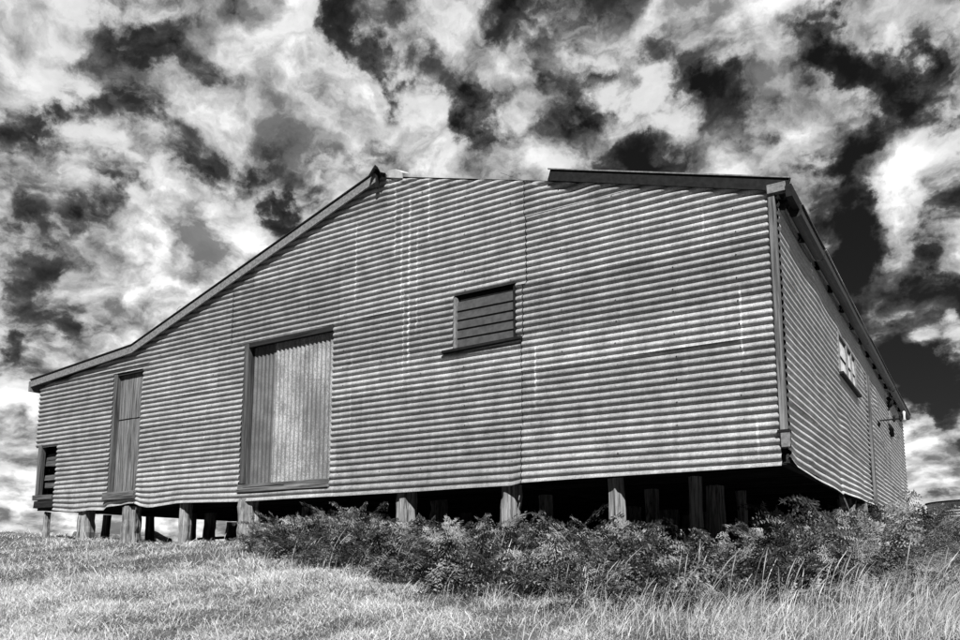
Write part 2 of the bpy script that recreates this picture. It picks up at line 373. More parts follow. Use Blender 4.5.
# ------------------------------------------------------------------ the shed
shed = empty('farm_shed', (-6., 6.7, -.6))
tag(shed, 'long corrugated iron farm shed raised on timber stumps', 'shed')
LEN = 13.45
def wl_top(x):      # top of the front cladding
    return np.interp(x, [-12.3, -9.7, -4.69, 0.], [2.17, 2.43, 4.03, 2.66])
def xl(z): return float(np.interp(z, [2.17, 2.43, 4.03], [-12.3, -9.7, -4.69])) if z > 2.17 else -12.3
def xr(z): return float(np.interp(z, [2.66, 4.03], [0., -4.69])) if z > 2.66 else 0.
FH = [(-10.16, -9.42, .21, 2.14), (-7.13, -5.46, .20, 2.18), (-3.58, -2.74, 1.60, 2.25), (-12.4, -11.64, -.2, 1.10)]
rs = random.Random(5)
def bottom(u, z):
    k = np.clip((.45 - z) / .5, 0, 1) ** 1.4
    prof = np.interp(u, [-12.3, -11.7, -11.5, -11.0, -10.6, -10.2, -10.1, -9.44, -9.3, -9.05, -8.8, -8.37, -7.16, -5.42, -4.5, -2.76, -2.70, -1.3, 0],
                        [.09, .03, .0, -.05, -.03, -.05, 0, .05, -.01, -.05, -.03, .0, -.035, -.04, -.045, -.035, -.01, .0, .005])
    ruf = np.where(u < -9.0, .020 * np.sin(u * 13.) * k, .005 * np.sin(u * 5.) * k)
    return prof * k, ruf + .012 * k
acc = [[], [], []]
vbreaks = [-12.3, -11.02, -9.42, -7.6, -5.39, -4.4, -2.66, -1.18, 0.]
rows = [-.004, .61, 1.22, 1.60, 2.21, 2.99, 3.60, 4.06]
n = 0
for ri in range(len(rows) - 1):
    z0, z1 = rows[ri], rows[ri + 1]
    xb = [-12.3] + [[-9.42, -5.39, -2.68], [-11.0, -7.13, -2.66], [-9.4, -5.46, -2.67], [-9.9, -7.7, -5.46, -2.65], [-9.3, -7.4, -5.39, -2.6], [-7.0, -4.47, -2.62], [-4.6]][ri] + [0.]
    for a, b in zip(xb, xb[1:]):
        tone = rs.uniform(.25, .8); offy = rs.uniform(0, .002); tl = rs.uniform(-.0012, .0012)
        for (p, q, c, d) in subtract((a, b + (-.009 if abs(b + 2.65) < .06 or n % 3 == 0 else .03) if b < 0 else b, z0, z1 + (.012 if ri < 6 else 0)), FH):
            if q - p < .02 or d - c < .01: continue
            if c >= float(max(wl_top(p), wl_top(q), wl_top(min(max(-4.69, p), q)))): continue
            n += 1
            sheet(acc, p, q, c, d, 'front', xl, xr, offy, tone, tl, n, flare=.0065 if (c == z0 and ri and n % 5 == 0) else 0., botbend=bottom if c < .45 else None, step=.11)
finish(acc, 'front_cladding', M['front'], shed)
# rows of nail heads on the crests
nb = MB(); nr = random.Random(3)
for xn in np.arange(-12.1, 0, .62):
    for zc in np.arange(0, 52, 3):
        zz = float(zc) * PITCH; xx = float(xn) + nr.uniform(-.012, .012)
        if zz > float(wl_top(xx)) - .08 or zz < .1 or any(a0 - .03 < xx < a1 + .03 and c0 - .03 < zz < c1 + .03 for a0, a1, c0, c1 in FH): continue
        ring = [nb.vert(xx + .008 * math.cos(q_ * math.pi / 3), -.0155, zz + .008 * math.sin(q_ * math.pi / 3)) for q_ in range(6)]; ce = nb.vert(xx, -.0215, zz)
        for q_ in range(6): nb.quad(ring[q_], ring[(q_ + 1) % 6], ce)
o = nb.build('nail_heads', M['trim_dark'], shed); o['kind'] = 'stuff'

# side wall (sheets lapped end to end)
SH = [(3.42, 5.07, 1.56, 2.12)]
acc = [[], [], []]
def sbottom(u, z):
    k = np.clip((.5 - z) / .5, 0, 1) ** 1.5
    prof = np.interp(u, [.03, .25, .6, 1.5, 3.1, 3.2, 6.3, 7, 13.4], [.06, .01, .0, -.01, -.04, -.01, .03, .03, .0])
    return prof * k, .010 * np.sin(u * 3.1) * k
for ri, (z0, z1) in enumerate([(.0, .61), (.61, 1.22), (1.22, 1.83), (1.83, 2.46)]):
    br = [.03, 3.15 + .03 * ri, 6.35, 9.5, LEN]
    for a, b in zip(br, br[1:]):
        tone = rs.uniform(.3, .8); offy = rs.uniform(0, .003); n += 1
        for (p, q, c, d) in subtract((a, b + .03 if b < LEN else b, z0, z1 + .012), SH):
            if q - p < .02 or d - c < .01: continue
            sheet(acc, p, q, c, d, 'side', None, None, offy, tone, rs.uniform(-.001, .001), n, flare=0., botbend=sbottom if c < .5 else None, step=.11)
sheet(acc, .03, LEN, 2.46, 2.60, 'side', None, None, .002, .5, 0, 77)
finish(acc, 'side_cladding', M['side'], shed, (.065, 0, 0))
# back and left cladding
acc = [[], [], []]
for z0, z1 in [(.02, .61), (.61, 1.22), (1.22, 2.0), (2.0, 2.7), (2.7, 4.06)]:
    n += 1; sheet(acc, -12.3, 0, z0, z1 + .01, 'back', xl, xr, .0, rs.uniform(.3, .7), 0, n, step=.5, seg=6)
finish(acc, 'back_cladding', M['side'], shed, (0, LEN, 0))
acc = [[], [], []]
for z0, z1 in [(.05, .61), (.61, 1.22), (1.22, 2.17)]:
    n += 1; sheet(acc, .02, LEN, z0, z1 + .01, 'left', None, None, .0, rs.uniform(.3, .7), 0, n, step=.5, seg=6)
# keep the torn lower corner open at the front
for k in (0, 1):
    acc[0][k][:, 1] = np.maximum(acc[0][k][:, 1], .62)
finish(acc, 'left_cladding', M['side'], shed, (-12.3, 0, 0))

# roof: corrugations run down the slope
def roofslab(name, p0, p1, y0, y1, mat, thick=.012, lift=0.):
    ny = int((y1 - y0) / (PITCH / 6)); ys = np.linspace(y0, y1, ny + 1)
    nu = 10; V = []
    for k in range(nu + 1):
        x = p0[0] + (p1[0] - p0[0]) * k / nu; z = p0[1] + (p1[1] - p0[1]) * k / nu + lift
        V.append(np.stack([np.full(ny + 1, x), ys, z + .0085 * np.cos(2 * math.pi * ys / PITCH)], 1))
    V = np.concatenate(V); m = ny + 1
    i = np.arange(nu)[:, None] * m + np.arange(ny)[None]
    F = np.stack([i, i + m, i + m + 1, i + 1], -1).reshape(-1, 4)
    return link(name, V, F, mat, shed, np.full(len(V), .5), True)
roofslab('roof_sheeting', (-12.5, 2.27), (-9.62, 2.50), -.055, LEN + .12, M['roof'])
roofslab('roof_sheeting', (-9.62, 2.50), (-4.69, 4.08), -.055, LEN + .12, M['roof'])
roofslab('roof_sheeting', (-4.69, 4.055), (.17, 2.625), .02, LEN + .12, M['roof'])
roofslab('roof_sheeting', (-2.27, 3.43), (.20, 2.66), -.02, .015, M['roof'])

# verge: dark overhang over the right half of the front, barge board on the left
def wt(x): return 3.365 + (x + 2.27) * (2.605 - 3.365) / (.25 + 2.27)
mb = MB(); mb.cur = .5
mb.beam((-2.29, -.032, wt(-2.27) + .030), (.20, -.032, wt(.25) + .016), .018, .128)
mb.build('verge_flashing', M['trim_dark'], shed)
mb = MB(); mb.beam((-2.30, -.044, wt(-2.28) + .098), (.21, -.044, wt(.26) + .084), .02, .012); mb.build('verge_capping', M['trim'], shed)
mb = MB(); mb.beam((-2.27, .0, wt(-2.25) + .035), (.20, .0, wt(.25) + .025), .04, .014); mb.build('verge_soffit', M['trim_dark'], shed)
mb = MB()
pts = [(-12.52, 2.235), (-9.65, 2.445), (-4.72, 4.00)]
def board(mb, y0, y1, up, dn):
    P = []
    for (x, z) in pts: P.append((x, z))
    rows_ = []
    for i, (x, z) in enumerate(P):
        rows_.append([mb.vert(x, y0, z - dn), mb.vert(x, y0, z + up), mb.vert(x, y1, z + up), mb.vert(x, y1, z - dn)])
    for a, b in zip(rows_, rows_[1:]):
        for k in range(4): mb.quad(a[k], b[k], b[(k+1)%4], a[(k+1)%4])
    mb.quad(*rows_[0]); mb.quad(*rows_[-1][::-1])
board(mb, -.075, -.050, .085, .040); mb.build('barge_board', M['trim'], shed, bevel=.003)
mb = MB(); board(mb, -.090, -.048, .104, -.088); mb.build('barge_capping', M['gutter'], shed)
mb = MB(); mb.box(-12.54, -12.50, -.09, LEN, 2.12, 2.30); mb.build('fascia', M['trim'], shed)
# crumpled end of the ridge cap, with a pale torn flap of flashing beside it
mb = MB()
prev = None
for k in range(9):
    y = -.16 + .07 * k; ww = .11 + random.uniform(-.02, .02); zz = 4.095 + random.uniform(-.02, .02)
    row = [mb.vert(-4.69 - ww * 1.1, y, zz - .055 + random.uniform(-.015, .015)), mb.vert(-4.69 - ww * .4, y, zz + .02), mb.vert(-4.69, y, zz + .045 + random.uniform(-.02, .02)), mb.vert(-4.69 + ww * .5, y, zz + .01), mb.vert(-4.69 + ww, y, zz - .06 + random.uniform(-.02, .02))]
    if prev:
        for j in range(4): mb.quad(prev[j], prev[j+1], row[j+1], row[j])
    prev = row
o = mb.build('ridge_cap', M['roof'], shed); sdm = o.modifiers.new('thickness', 'SOLIDIFY'); sdm.thickness = .006
mb = MB(); prev = None
for k in range(6):
    x = -4.62 + .055 * k
    row = [mb.vert(x, -.03, 4.02 - .3 * (x + 4.69) + .0), mb.vert(x, -.045 + random.uniform(-.01, .01), 4.055 + .055 * math.sin(k * .63) - .2 * (x + 4.69)), mb.vert(x + .02, .10, 4.09 + .05 * math.sin(k * .63) - .2 * (x + 4.69))]
    if prev:
        for j in range(2): mb.quad(prev[j], row[j], row[j+1], prev[j+1])
    prev = row
o = mb.build('flashing', M['bright'], shed); sdm = o.modifiers.new('thickness', 'SOLIDIFY'); sdm.thickness = .004
mb = MB(); mb.box(-4.725, -4.70, -.10, -.05, 3.86, 4.08, .004); mb.build('barge_bracket', M['trim_dark'], shed)
mb = MB(); mb.beam((-4.69, .5, 4.11), (-4.69, LEN + .1, 4.11), .26, .03); mb.build('ridge_cap', M['roof'], shed)

# eave: rafters, fascia and gutter on the right side
mb = MB(); mb.box(.17, .225, -.055, .50, 2.50, 2.62); mb.build('eave_flashing', M['trim_dark'], shed)
for k in range(15):
    y = .12 + k * .93
    mb = MB(); mb.beam((-.25, y, 2.60), (.135, y, 2.50), .045, .09); mb.build('rafter', M['wdark'], shed)
mb = MB(); mb.box(.0, .17, -.045, .03, 2.575, 2.665, .004); mb.build('wall_plate', M['trim'], shed, bevel=.004)
def gutter(y0, y1, drop0, drop1, mat, lip=None):
    mb = MB(); prof = [(-.055, .065), (-.055, -.02), (-.035, -.05), (.02, -.055), (.052, -.035), (.06, .0), (.06, .050), (.074, .052), (.074, .040)]
    prev = None; nn = max(2, int((y1 - y0) / .5))
    for k in range(nn + 1):
        y = y0 + (y1 - y0) * k / nn; dz = drop0 + (drop1 - drop0) * k / nn + (random.uniform(-.008, .008) if 0 < k < nn else 0)
        row = [mb.vert(.185 + a, y, 2.49 + dz + b) for a, b in prof]
        if prev:
            for j in range(len(prof) - 1): mb.quad(prev[j], row[j], row[j+1], prev[j+1])
        prev = row
    mb.f.append(tuple(range(8)))
    o = mb.build('gutter', mat, shed); sdm = o.modifiers.new('thickness', 'SOLIDIFY'); sdm.thickness = .004
    if lip: l2 = MB(); l2.tube([(.185 + .066, y0, 2.545 + drop0), (.185 + .066, (y0+y1)/2, 2.545 + (drop0+drop1)/2), (.185 + .066, y1, 2.545 + drop1)], .011, 8); l2.build('gutter_lip_highlight', M[lip], o, smooth=True)  # pale rim paints the sunlit highlight along this section
GY = .05
gutter(.30, 1.6, .0, -.005, M['gutter']); gutter(1.63, 5.6, .0, -.015, M['gutter'], 'bright'); gutter(5.63, 9.6, -.01, -.0, M['gutter']); gutter(9.63, LEN - .1, -.012, .0, M['gutter'])

# corner post with splice block
mb = MB(); mb.box(.0, .062, -.028, .05, .16, 2.60); mb.build('corner_post', M['wz'], shed, bevel=.004)
mb = MB(); mb.box(.005, .085, -.040, -.0285, .165, .30, .002); mb.build('corner_block', M['trim'], shed, bevel=.003)
mb = MB(); mb.box(-.02, .085, -.045, .05, .300, .325); mb.build('corner_strap', M['trim_dark'], shed)

# floor structure
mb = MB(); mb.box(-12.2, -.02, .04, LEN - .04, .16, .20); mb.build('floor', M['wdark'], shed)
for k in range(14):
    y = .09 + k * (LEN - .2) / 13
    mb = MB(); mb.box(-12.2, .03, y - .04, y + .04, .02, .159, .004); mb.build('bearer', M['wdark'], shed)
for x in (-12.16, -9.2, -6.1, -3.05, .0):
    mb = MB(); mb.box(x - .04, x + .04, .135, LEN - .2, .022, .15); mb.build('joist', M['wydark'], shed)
# interior frame behind the openings (dark)
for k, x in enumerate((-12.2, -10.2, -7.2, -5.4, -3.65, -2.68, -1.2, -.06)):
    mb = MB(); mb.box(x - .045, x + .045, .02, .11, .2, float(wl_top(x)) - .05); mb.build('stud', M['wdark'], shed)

# stumps: (x, y, radius, lean x, top width factor)
def stump(x, y, r, lean=0., top=-.005, sq=1., name='stump', mat='stump'):
    g = float(ground(x, y)) - .25; mb = MB(); k = 9
    pts_ = [(x + lean * (1 - j / (k - 1)) + random.uniform(-.006, .006), y + random.uniform(-.006, .006), g + (top - g) * j / (k - 1)) for j in range(k)]
    rd = [r * (1.0 - .10 * j / (k - 1)) * random.uniform(.97, 1.03) for j in range(k)]
    mb.tube(pts_, rd, 18, True, .20, sq); return mb.build(name, M[mat], shed, smooth=False, bevel=.004)
front_st = [(-11.98, .10, .055, .0), (-10.86, .12, .13, .02), (-9.62, .10, .145, .02), (-8.36, .12, .095, .0), (-7.02, .08, .145, .0), (-4.34, .13, .125, .03), (-2.90, .15, .125, -.08), (-1.66, .14, .085, .03), (-.93, .42, .068, .02)]
for x, y, r, l in front_st: stump(x, y, r, l)
for x, y, r in [(-11.9, 1.15, .07), (-11.72, 1.9, .08), (-10.35, 1.75, .10), (-9.95, 1.85, .11), (-7.36, 1.6, .11), (-4.9, 1.6, .12), (-3.24, 1.6, .1), (-1.80, 1.55, .095), (-1.03, 1.5, .10), (-.95, 2.3, .07)]:
    stump(x, y, r, random.uniform(-.03, .03))
for y in (4.2, 6.9, 9.9, 13.2):
    for x in (-12., -9.2, -6.1, -3.05, -.08):
        stump(x, y + random.uniform(-.2, .2), random.uniform(.09, .13), random.uniform(-.04, .04))
stump(-.03, 5.45, .11)
stump(-2.97, 5.5, .19); stump(-2.45, 6.1, .12)  # extra stumps added to block a bright gap beneath the floor

# ---- left torn hatch with boards behind
mb = MB()
for k in range(7):
    z = .285 + k * .122
    if k in (1, 2, 4, 5): mb.box(-12.15, -11.58 - random.uniform(0, .06), .10 + .02 * (k % 2), .13, z, z + .100, .012)
mb.build('hatch_boards', M['wdim'], shed)
mb = MB(); mb.box(-12.2, -11.5, .20, .21, .2, 1.2); mb.box(-12.235, -12.215, .08, .70, .2, 1.2); mb.build('hatch_back', M['black'], shed)  # black sheets painted as the shade behind the boards
mb = MB(); mb.box(-12.20, -12.12, -.015, .07, .28, 1.13, .006); mb.build('hatch_post', M['wzd'], shed, bevel=.004)
mb = MB(); mb.box(-12.25, -11.69, -.028, .10, .185, .275, .008); mb.build('hatch_sill', M['wdim'], shed, bevel=.005)
mb = MB(); mb.box(-12.22, -11.66, -.02, .10, .055, .18, .005); mb.build('end_bearer', M['wdark'], shed, bevel=.005)

# ---- tall narrow door
dr = MB(); x = -10.06
while x < -9.44:
    w = random.uniform(.085, .125); 
    dr.box(x, min(x + w - .006, -9.425), .050, .068, 1.392, 2.10, .003); x += w
d1 = dr.build('door_leaf', M['wz'], shed); d1['label'] = 'upper leaf of the narrow plank door'
dr = MB(); x = -10.06
while x < -9.44:
    w = random.uniform(.085, .125)
    dr.box(x, min(x + w - .006, -9.425), .050, .068, .235, 1.372, .003); x += w
d2 = dr.build('door_leaf', M['wz'], shed); d2['label'] = 'lower leaf of the narrow plank door'
mb = MB(); mb.box(-10.15, -10.07, -.012, .08, .232, 2.13, .003); mb.build('door_jamb', M['wzd'], shed, bevel=.003)
mb = MB(); mb.box(-10.16, -9.42, .0, .10, 2.10, 2.16); mb.build('door_head', M['wdark'], shed)
mb = MB(); mb.box(-10.20, -9.41, -.065, .07, .10, .225, .004); mb.build('door_sill', M['wx'], shed, bevel=.006)

# ---- wide sliding door: vertical corrugated sheets
def vsheet(name, x0, x1, z0, z1, y, mat, tone):
    nx = max(3, int((x1 - x0) / (PITCH / 8))); xs = np.linspace(x0, x1, nx + 1); zs = np.linspace(z0, z1, 14); V = []
    wv = smooth_noise(14, 4, int(abs(x0) * 97)) * .004
    for k, z in enumerate(zs): V.append(np.stack([xs, y - .008 * np.cos(2 * math.pi * xs / PITCH) + wv[k], np.full(nx + 1, z)], 1))
    V = np.concatenate(V); m = nx + 1; i = np.arange(13)[:, None] * m + np.arange(nx)[None]
    return V, np.stack([i, i + 1, i + m + 1, i + m], -1).reshape(-1, 4), tone
wd = empty('sliding_door', (-6.3, .08, .21)); wd.parent = shed; wd.location = tuple(np.array((-6.3, .08, .21)) - np.array(ORIG[shed.name]))
for nm, x0, x1, mt, tn, yy in (('door_sheet', -7.03, -6.585, 'dooriron_dark', .4, .088), ('door_sheet', -6.60, -6.02, 'dooriron', .75, .078), ('door_sheet', -6.04, -5.45, 'dooriron', .45, .074)):
    V, F, tn = vsheet(nm, x0, x1, .20, 2.165, yy, mt, tn); oo = link(nm, V, F, M[mt], wd, np.full(len(V), tn), True)
    if mt == 'dooriron_dark': oo['label'] = 'dark unpainted sheet at the left of the wide door'
mb = MB(); mb.box(-7.125, -7.045, -.012, .10, .205, 2.18, .003); mb.build('door_jamb', M['wzd'], shed, bevel=.003)
mb = MB(); mb.box(-7.13, -5.46, .0, .06, 2.13, 2.178); mb.build('door_head', M['wdark'], shed)
mb = MB(); mb.box(-7.14, -5.465, -.035, .10, .085, .135, .003); mb.box(-7.14, -5.465, -.022, .10, .137, .195, .003); mb.build('door_sill', M['wx'], shed, bevel=.004)
mb = MB(); mb.box(-7.03, -6.25, -.026, -.0225, .150, .156); mb.build('door_rail', M['trim_dark'], shed)

# ---- front louvre window
wi = empty('window', (-3.16, 0, 1.6)); wi.parent = shed; wi.location = tuple(np.array((-3.16, 0, 1.6)) - np.array(ORIG[shed.name]))
mb = MB(); mb.box(-3.575, -3.545, -.02, .07, 1.6, 2.22); mb.build('frame', M['trim'], wi, bevel=.002)
mb = MB(); mb.box(-2.775, -2.735, -.004, .07, 1.6, 2.22); mb.box(-3.52, -2.78, .045, .08, 2.165, 2.245); mb.box(-3.50, -2.78, .012, .07, 1.598, 1.615); mb.build('frame_head', M['black'], wi)  # head, right jamb and bottom edge blackened to paint in the header shadow
mb = MB(); mb.beam((-3.72, -.02, 1.575), (-2.655, -.02, 1.595), .07, .035); mb.build('sill', M['trim_dark'], wi, bevel=.004)
for k in range(5):
    z = 1.62 + k * .110
    mb = MB(); a = [mb.vert(-3.542, .014, z), mb.vert(-2.777, .014, z), mb.vert(-2.777, .030, z + .111), mb.vert(-3.542, .030, z + .111), mb.vert(-3.542, .020, z), mb.vert(-2.777, .020, z), mb.vert(-2.777, .036, z + .111), mb.vert(-3.542, .036, z + .111)]
    for q in ((0,1,2,3),(4,7,6,5),(0,4,5,1),(3,2,6,7),(0,3,7,4),(1,5,6,2)): mb.quad(*[a[j] for j in q])
    mb.build('louvre', M['louvre'], wi)
mb = MB(); mb.box(-3.6, -2.7, .10, .11, 1.55, 2.3); mb.build('dark_backing', M['black'], wi)  # black sheet added behind the louvres as the unlit inside

# ---- side window, board, vent, bracket
ws = empty('window', (.07, 4.24, 1.56)); ws.parent = shed; ws.location = tuple(np.array((.07, 4.24, 1.56)) - np.array(ORIG[shed.name]))
mb = MB()
mb.box(.05, .092, 3.42, 3.47, 1.56, 2.12); mb.box(.05, .092, 5.02, 5.07, 1.56, 2.12); mb.box(.05, .09, 3.471, 5.019, 2.08, 2.12); mb.box(.05, .092, 4.12, 4.20, 1.56, 2.079); mb.box(.05, .092, 4.60, 4.63, 1.56, 2.079)
mb.build('frame', M['trim'], ws, bevel=.002)
mb = MB(); mb.box(.03, .135, 3.36, 5.13, 1.525, 1.555); mb.build('sill', M['trim_dark'], ws)
for k in range(2):
    z = 1.565 + k * .258
    for (ya, yb) in ((3.475, 4.115), (4.205, 4.595), (4.635, 5.015)):
        mb = MB(); a = [mb.vert(.078, ya, z), mb.vert(.078, yb, z), mb.vert(.062, yb, z + .25), mb.vert(.062, ya, z + .25)]; mb.quad(*a)
        o = mb.build('pane', M['glass'], ws); sdm = o.modifiers.new('thickness', 'SOLIDIFY'); sdm.thickness = .005
mb = MB(); mb.box(-.06, -.05, 3.3, 5.2, 1.5, 2.2); mb.build('dark_backing', M['black'], ws)  # black sheet standing in for the dark room behind the panes
mb = MB(); mb.box(.078, .115, 6.28, 6.47, .06, 2.10, .003); mb.build('cover_board', M['wz'], shed, bevel=.004)
mb = MB(); mb.box(.06, .079, 6.16, 6.275, .10, 2.14, .002); mb.build('door_gap', M['trim_dark'], shed)
mb = MB(); mb.tube([(.09, 9.85, 2.34), (.09, 9.85, 1.72)], .018, 8); mb.build('conduit', M['trim'], shed)
mb = MB(); mb.tube([(.085, 9.78, 2.36), (.105, 9.80, 2.30), (.10, 9.84, 2.22), (.09, 9.86, 2.16)], [.03, .07, .085, .03], 9, True, .15); mb.build('rusted_patch', M['trim_dark'], shed, smooth=True)
mb = MB(); mb.tube([(.085, 9.70, 1.82), (.10, 9.82, 1.72), (.10, 10.02, 1.64), (.09, 10.25, 1.65)], [.02, .055, .045, .02], 9, True, .15); mb.build('rusted_patch', M['trim_dark'], shed, smooth=True)
sb = empty('service_bracket', (.07, 8.15, 1.64)); sb.parent = shed; sb.location = tuple(np.array((.07, 8.15, 1.64)) - np.array(ORIG[shed.name]))
mb = MB(); mb.tube([(.07, 8.15, 1.645), (.50, 8.15, 1.655)], .014, 6); mb.build('arm', M['trim_dark'], sb)
for xx in (.30, .40, .46):
    mb = MB(); mb.tube([(xx, 8.15, 1.60), (xx, 8.15, 1.63), (xx, 8.15, 1.68), (xx, 8.15, 1.70 + (.06 if xx > .45 else 0)), (xx, 8.15, 1.72 + (.06 if xx > .45 else 0))], [.015, .026, .018, .026, .012], 10); mb.build('insulator', M['white' if xx > .45 else 'trim_dark'], sb, smooth=True)
mb = MB(); mb.tube([(.085, 7.6, 1.55), (.10, 7.66, 1.52), (.09, 7.75, 1.47)], [.02, .03, .015], 7); mb.build('bolt', M['trim_dark'], shed)
# broken bracing under the corner
mb = MB(); mb.beam((.02, 3.3, -.03), (.02, 3.9, -.24), .05, .05); mb.beam((.02, 4.5, -.02), (.02, 4.05, -.24), .05, .05); mb.build('loose_brace', M['wz'], shed)
mb = MB(); mb.box(.0, .055, .05, 3.2, .03, .11, .002); mb.build('edge_beam', M['wydark'], shed)

# ------------------------------------------------------------------ things beyond and under the shed
tk = empty('water_tank', (2.0, 19., -.6)); tag(tk, 'round corrugated water tank half hidden by bracken at the right edge', 'tank')
V = []; na = 96; zs = np.linspace(-.7, .80, int(1.50 / (PITCH / 6)) + 1)
for z in zs:
    r_ = 1.85 + .009 * math.cos(2 * math.pi * z / PITCH); a = np.linspace(0, 2 * math.pi, na, endpoint=False)
    V.append(np.stack([2.0 + r_ * np.cos(a), 19. + r_ * np.sin(a), np.full(na, z)], 1))
V = np.concatenate(V); i = np.arange(len(zs) - 1)[:, None] * na; j = np.arange(na)[None]; j2 = (j + 1) % na
F = np.stack([i + j, i + j2, i + na + j2, i + na + j], -1).reshape(-1, 4)
link('tank_wall', V, F, M['side'], tk, np.full(len(V), .6), True)
mb = MB(); mb.tube([(2., 19., .80), (2., 19., .82)], [1.90, 1.90], 96); mb.build('tank_rim', M['trim_dark'], tk)
mb = MB(); mb.tube([(2., 19., .821), (2., 19., .88), (2., 19., .94)], [1.86, 1.0, .1], 48); mb.build('tank_roof', M['roof'], tk)

pg = MB(); pg.tube([(.10, 13.75, -.4), (.10, 13.75, .2), (.10, 13.75, .36)], [.05, .05, .045], 8, True, .05); o = pg.build('marker_post', M['white']); tag(o, 'short white post at the far back corner of the shed', 'post')
def log(p, q, r, label, name='log', cat='log'):
    mb = MB(); P_ = [Vector(p).lerp(Vector(q), k / 6) + Vector((0, 0, random.uniform(-.01, .01))) for k in range(7)]
    mb.tube(P_, [r * random.uniform(.9, 1.08) for _ in range(7)], 9, True, .1); o = mb.build(name, M['wx']); tag(o, label, cat); return o
def G(x, y): return float(ground(x, y))
log((-13.7, 3.3, G(-13.7, 3.3) + .30), (-12.6, 3.0, G(-12.6, 3.) + .05), .06, 'thin fallen branch propped up in the grass beyond the left stumps', 'fallen_branch', 'branch')
log((-15.3, 2.6, G(-15.3, 2.6) + .08), (-13.9, 3.6, G(-13.9, 3.6) + .08), .11, 'thick dark log lying on the ground seen beneath the left end')
mb = MB(); mb.beam((-11.7, 3.0, G(-11.7, 3) + .14), (-10.6, 3.4, G(-10.6, 3.4) + .2), .09, .05); o = mb.build('plank', M['wx']); tag(o, 'pale loose plank lying on rubble under the floor', 'plank')
mb = MB(); mb.tube([(-11.25, 2.85, G(-11.2, 2.9)), (-11.25, 2.85, G(-11.2, 2.9) + .12), (-11.22, 2.85, G(-11.2, 2.9) + .22)], [.10, .11, .05], 8, True, .25); o = mb.build('rock', M['white']); tag(o, 'small white rock in the grass between the left stumps', 'rock')

# ------------------------------------------------------------------ grass
def blades(px, py, h, w, lean, leandir, seg, base_tone, tonevar):
    """ribbon blades; arrays of equal length -> verts, faces(quads), tones"""
    n = len(px); pz = ground(px, py) - .015
    ang = rng.uniform(0, 2 * math.pi, n); wx = np.cos(ang) * w / 2; wy = np.sin(ang) * w / 2
    V = np.zeros((n, (seg + 1) * 2, 3)); T = np.zeros((n, (seg + 1) * 2))
    for k in range(seg + 1):
        s = k / seg; bend = lean * s ** 1.8
        hx = px + np.cos(leandir) * bend * h; hy = py + np.sin(leandir) * bend * h
        hz = pz + h * s * np.sqrt(np.clip(1 - (lean * s) ** 2 * .35, .15, 1))
        tw = (1 - s) ** .6 if k < seg else np.full(n, .06)
        tw = np.maximum(tw, .06)
        V[:, 2*k] = np.stack([hx - wx * tw, hy - wy * tw, hz], 1); V[:, 2*k+1] = np.stack([hx + wx * tw, hy + wy * tw, hz], 1)
        T[:, 2*k] = T[:, 2*k+1] = np.clip(base_tone + tonevar * (s - .45), 0, 1)
    m = (seg + 1) * 2; i = np.arange(n)[:, None, None] * m + np.arange(seg)[None, :, None] * 2 + np.array([0, 1, 3, 2])[None, None]
    return V.reshape(-1, 3), i.reshape(-1, 4), T.reshape(-1)
def patch(x, y, s, seed):
    """smooth value noise, four octaves, about -1..1"""
    r = np.random.default_rng(seed); v = 0; am = 1.; tot = 0
    for k in range(4):
        g = r.uniform(-1, 1, (64, 64)); a = r.uniform(0, 6.28); f = s * 2.03 ** k * .35
        u = (x * math.cos(a) + y * math.sin(a)) * f + 200.3; w = (-x * math.sin(a) + y * math.cos(a)) * f + 117.7
        i, j = np.floor(u).astype(int), np.floor(w).astype(int); fu, fw = u - i, w - j; fu = fu * fu * (3 - 2 * fu); fw = fw * fw * (3 - 2 * fw)
        q = (g[i % 64, j % 64] * (1 - fu) + g[(i + 1) % 64, j % 64] * fu) * (1 - fw) + (g[i % 64, (j + 1) % 64] * (1 - fu) + g[(i + 1) % 64, (j + 1) % 64] * fu) * fw
        v = v + q * am; tot += am; am *= .62
    return v / tot * 2.
CAMX, CAMY = 1.492, -7.4926; FX, FY = -.532, .847; RX, RY = .847, .532
def scatter(n, d0, d1, power=1.):
    d = d0 + (d1 - d0) * rng.uniform(0, 1, n) ** power; u = rng.uniform(-.66, .66, n)
    return CAMX + FX * d + RX * u * d, CAMY + FY * d + RY * u * d, d
def grass_mesh(name, n, d0, d1, power, hmul, wmul, label):
    x, y, d = scatter(n, d0, d1, power)
    keep = ~((x > -12.2) & (x < 0) & (y > .7) & (rng.uniform(0, 1, n) < .75)); x, y, d = x[keep], y[keep], d[keep]
    pt = patch(x, y, 1.6, 3); pf = patch(x, y, 6., 4)
    tone = np.clip((.62 + .18 * pt + .26 * pf + rng.normal(0, .26, len(x))), .02, 1)
    h = hmul * (.022 + .045 * np.clip(pf + .3, 0, 2) + .02 * np.clip(pt, 0, 1) + .03 * rng.uniform(0, 1, len(x)) ** 2); tall = rng.uniform(0, 1, len(x)) > .985; h = np.where(tall, h * 2.2, h)
    lean = rng.uniform(.3, 2.0, len(x)); ld = rng.uniform(0, 6.283, len(x))
    w = wmul * rng.uniform(.7, 1.5, len(x)) * np.clip(d / 6., .8, 3)
    V, F, T = blades(x, y, h, w, lean, ld, 3, np.repeat(tone, 1), .35)
    T = T + 0
    o = link(name, V, F, M['grass'], None, T, False, origin=(0, 0, 0)); tag(o, label, 'grass', kind='stuff'); return o
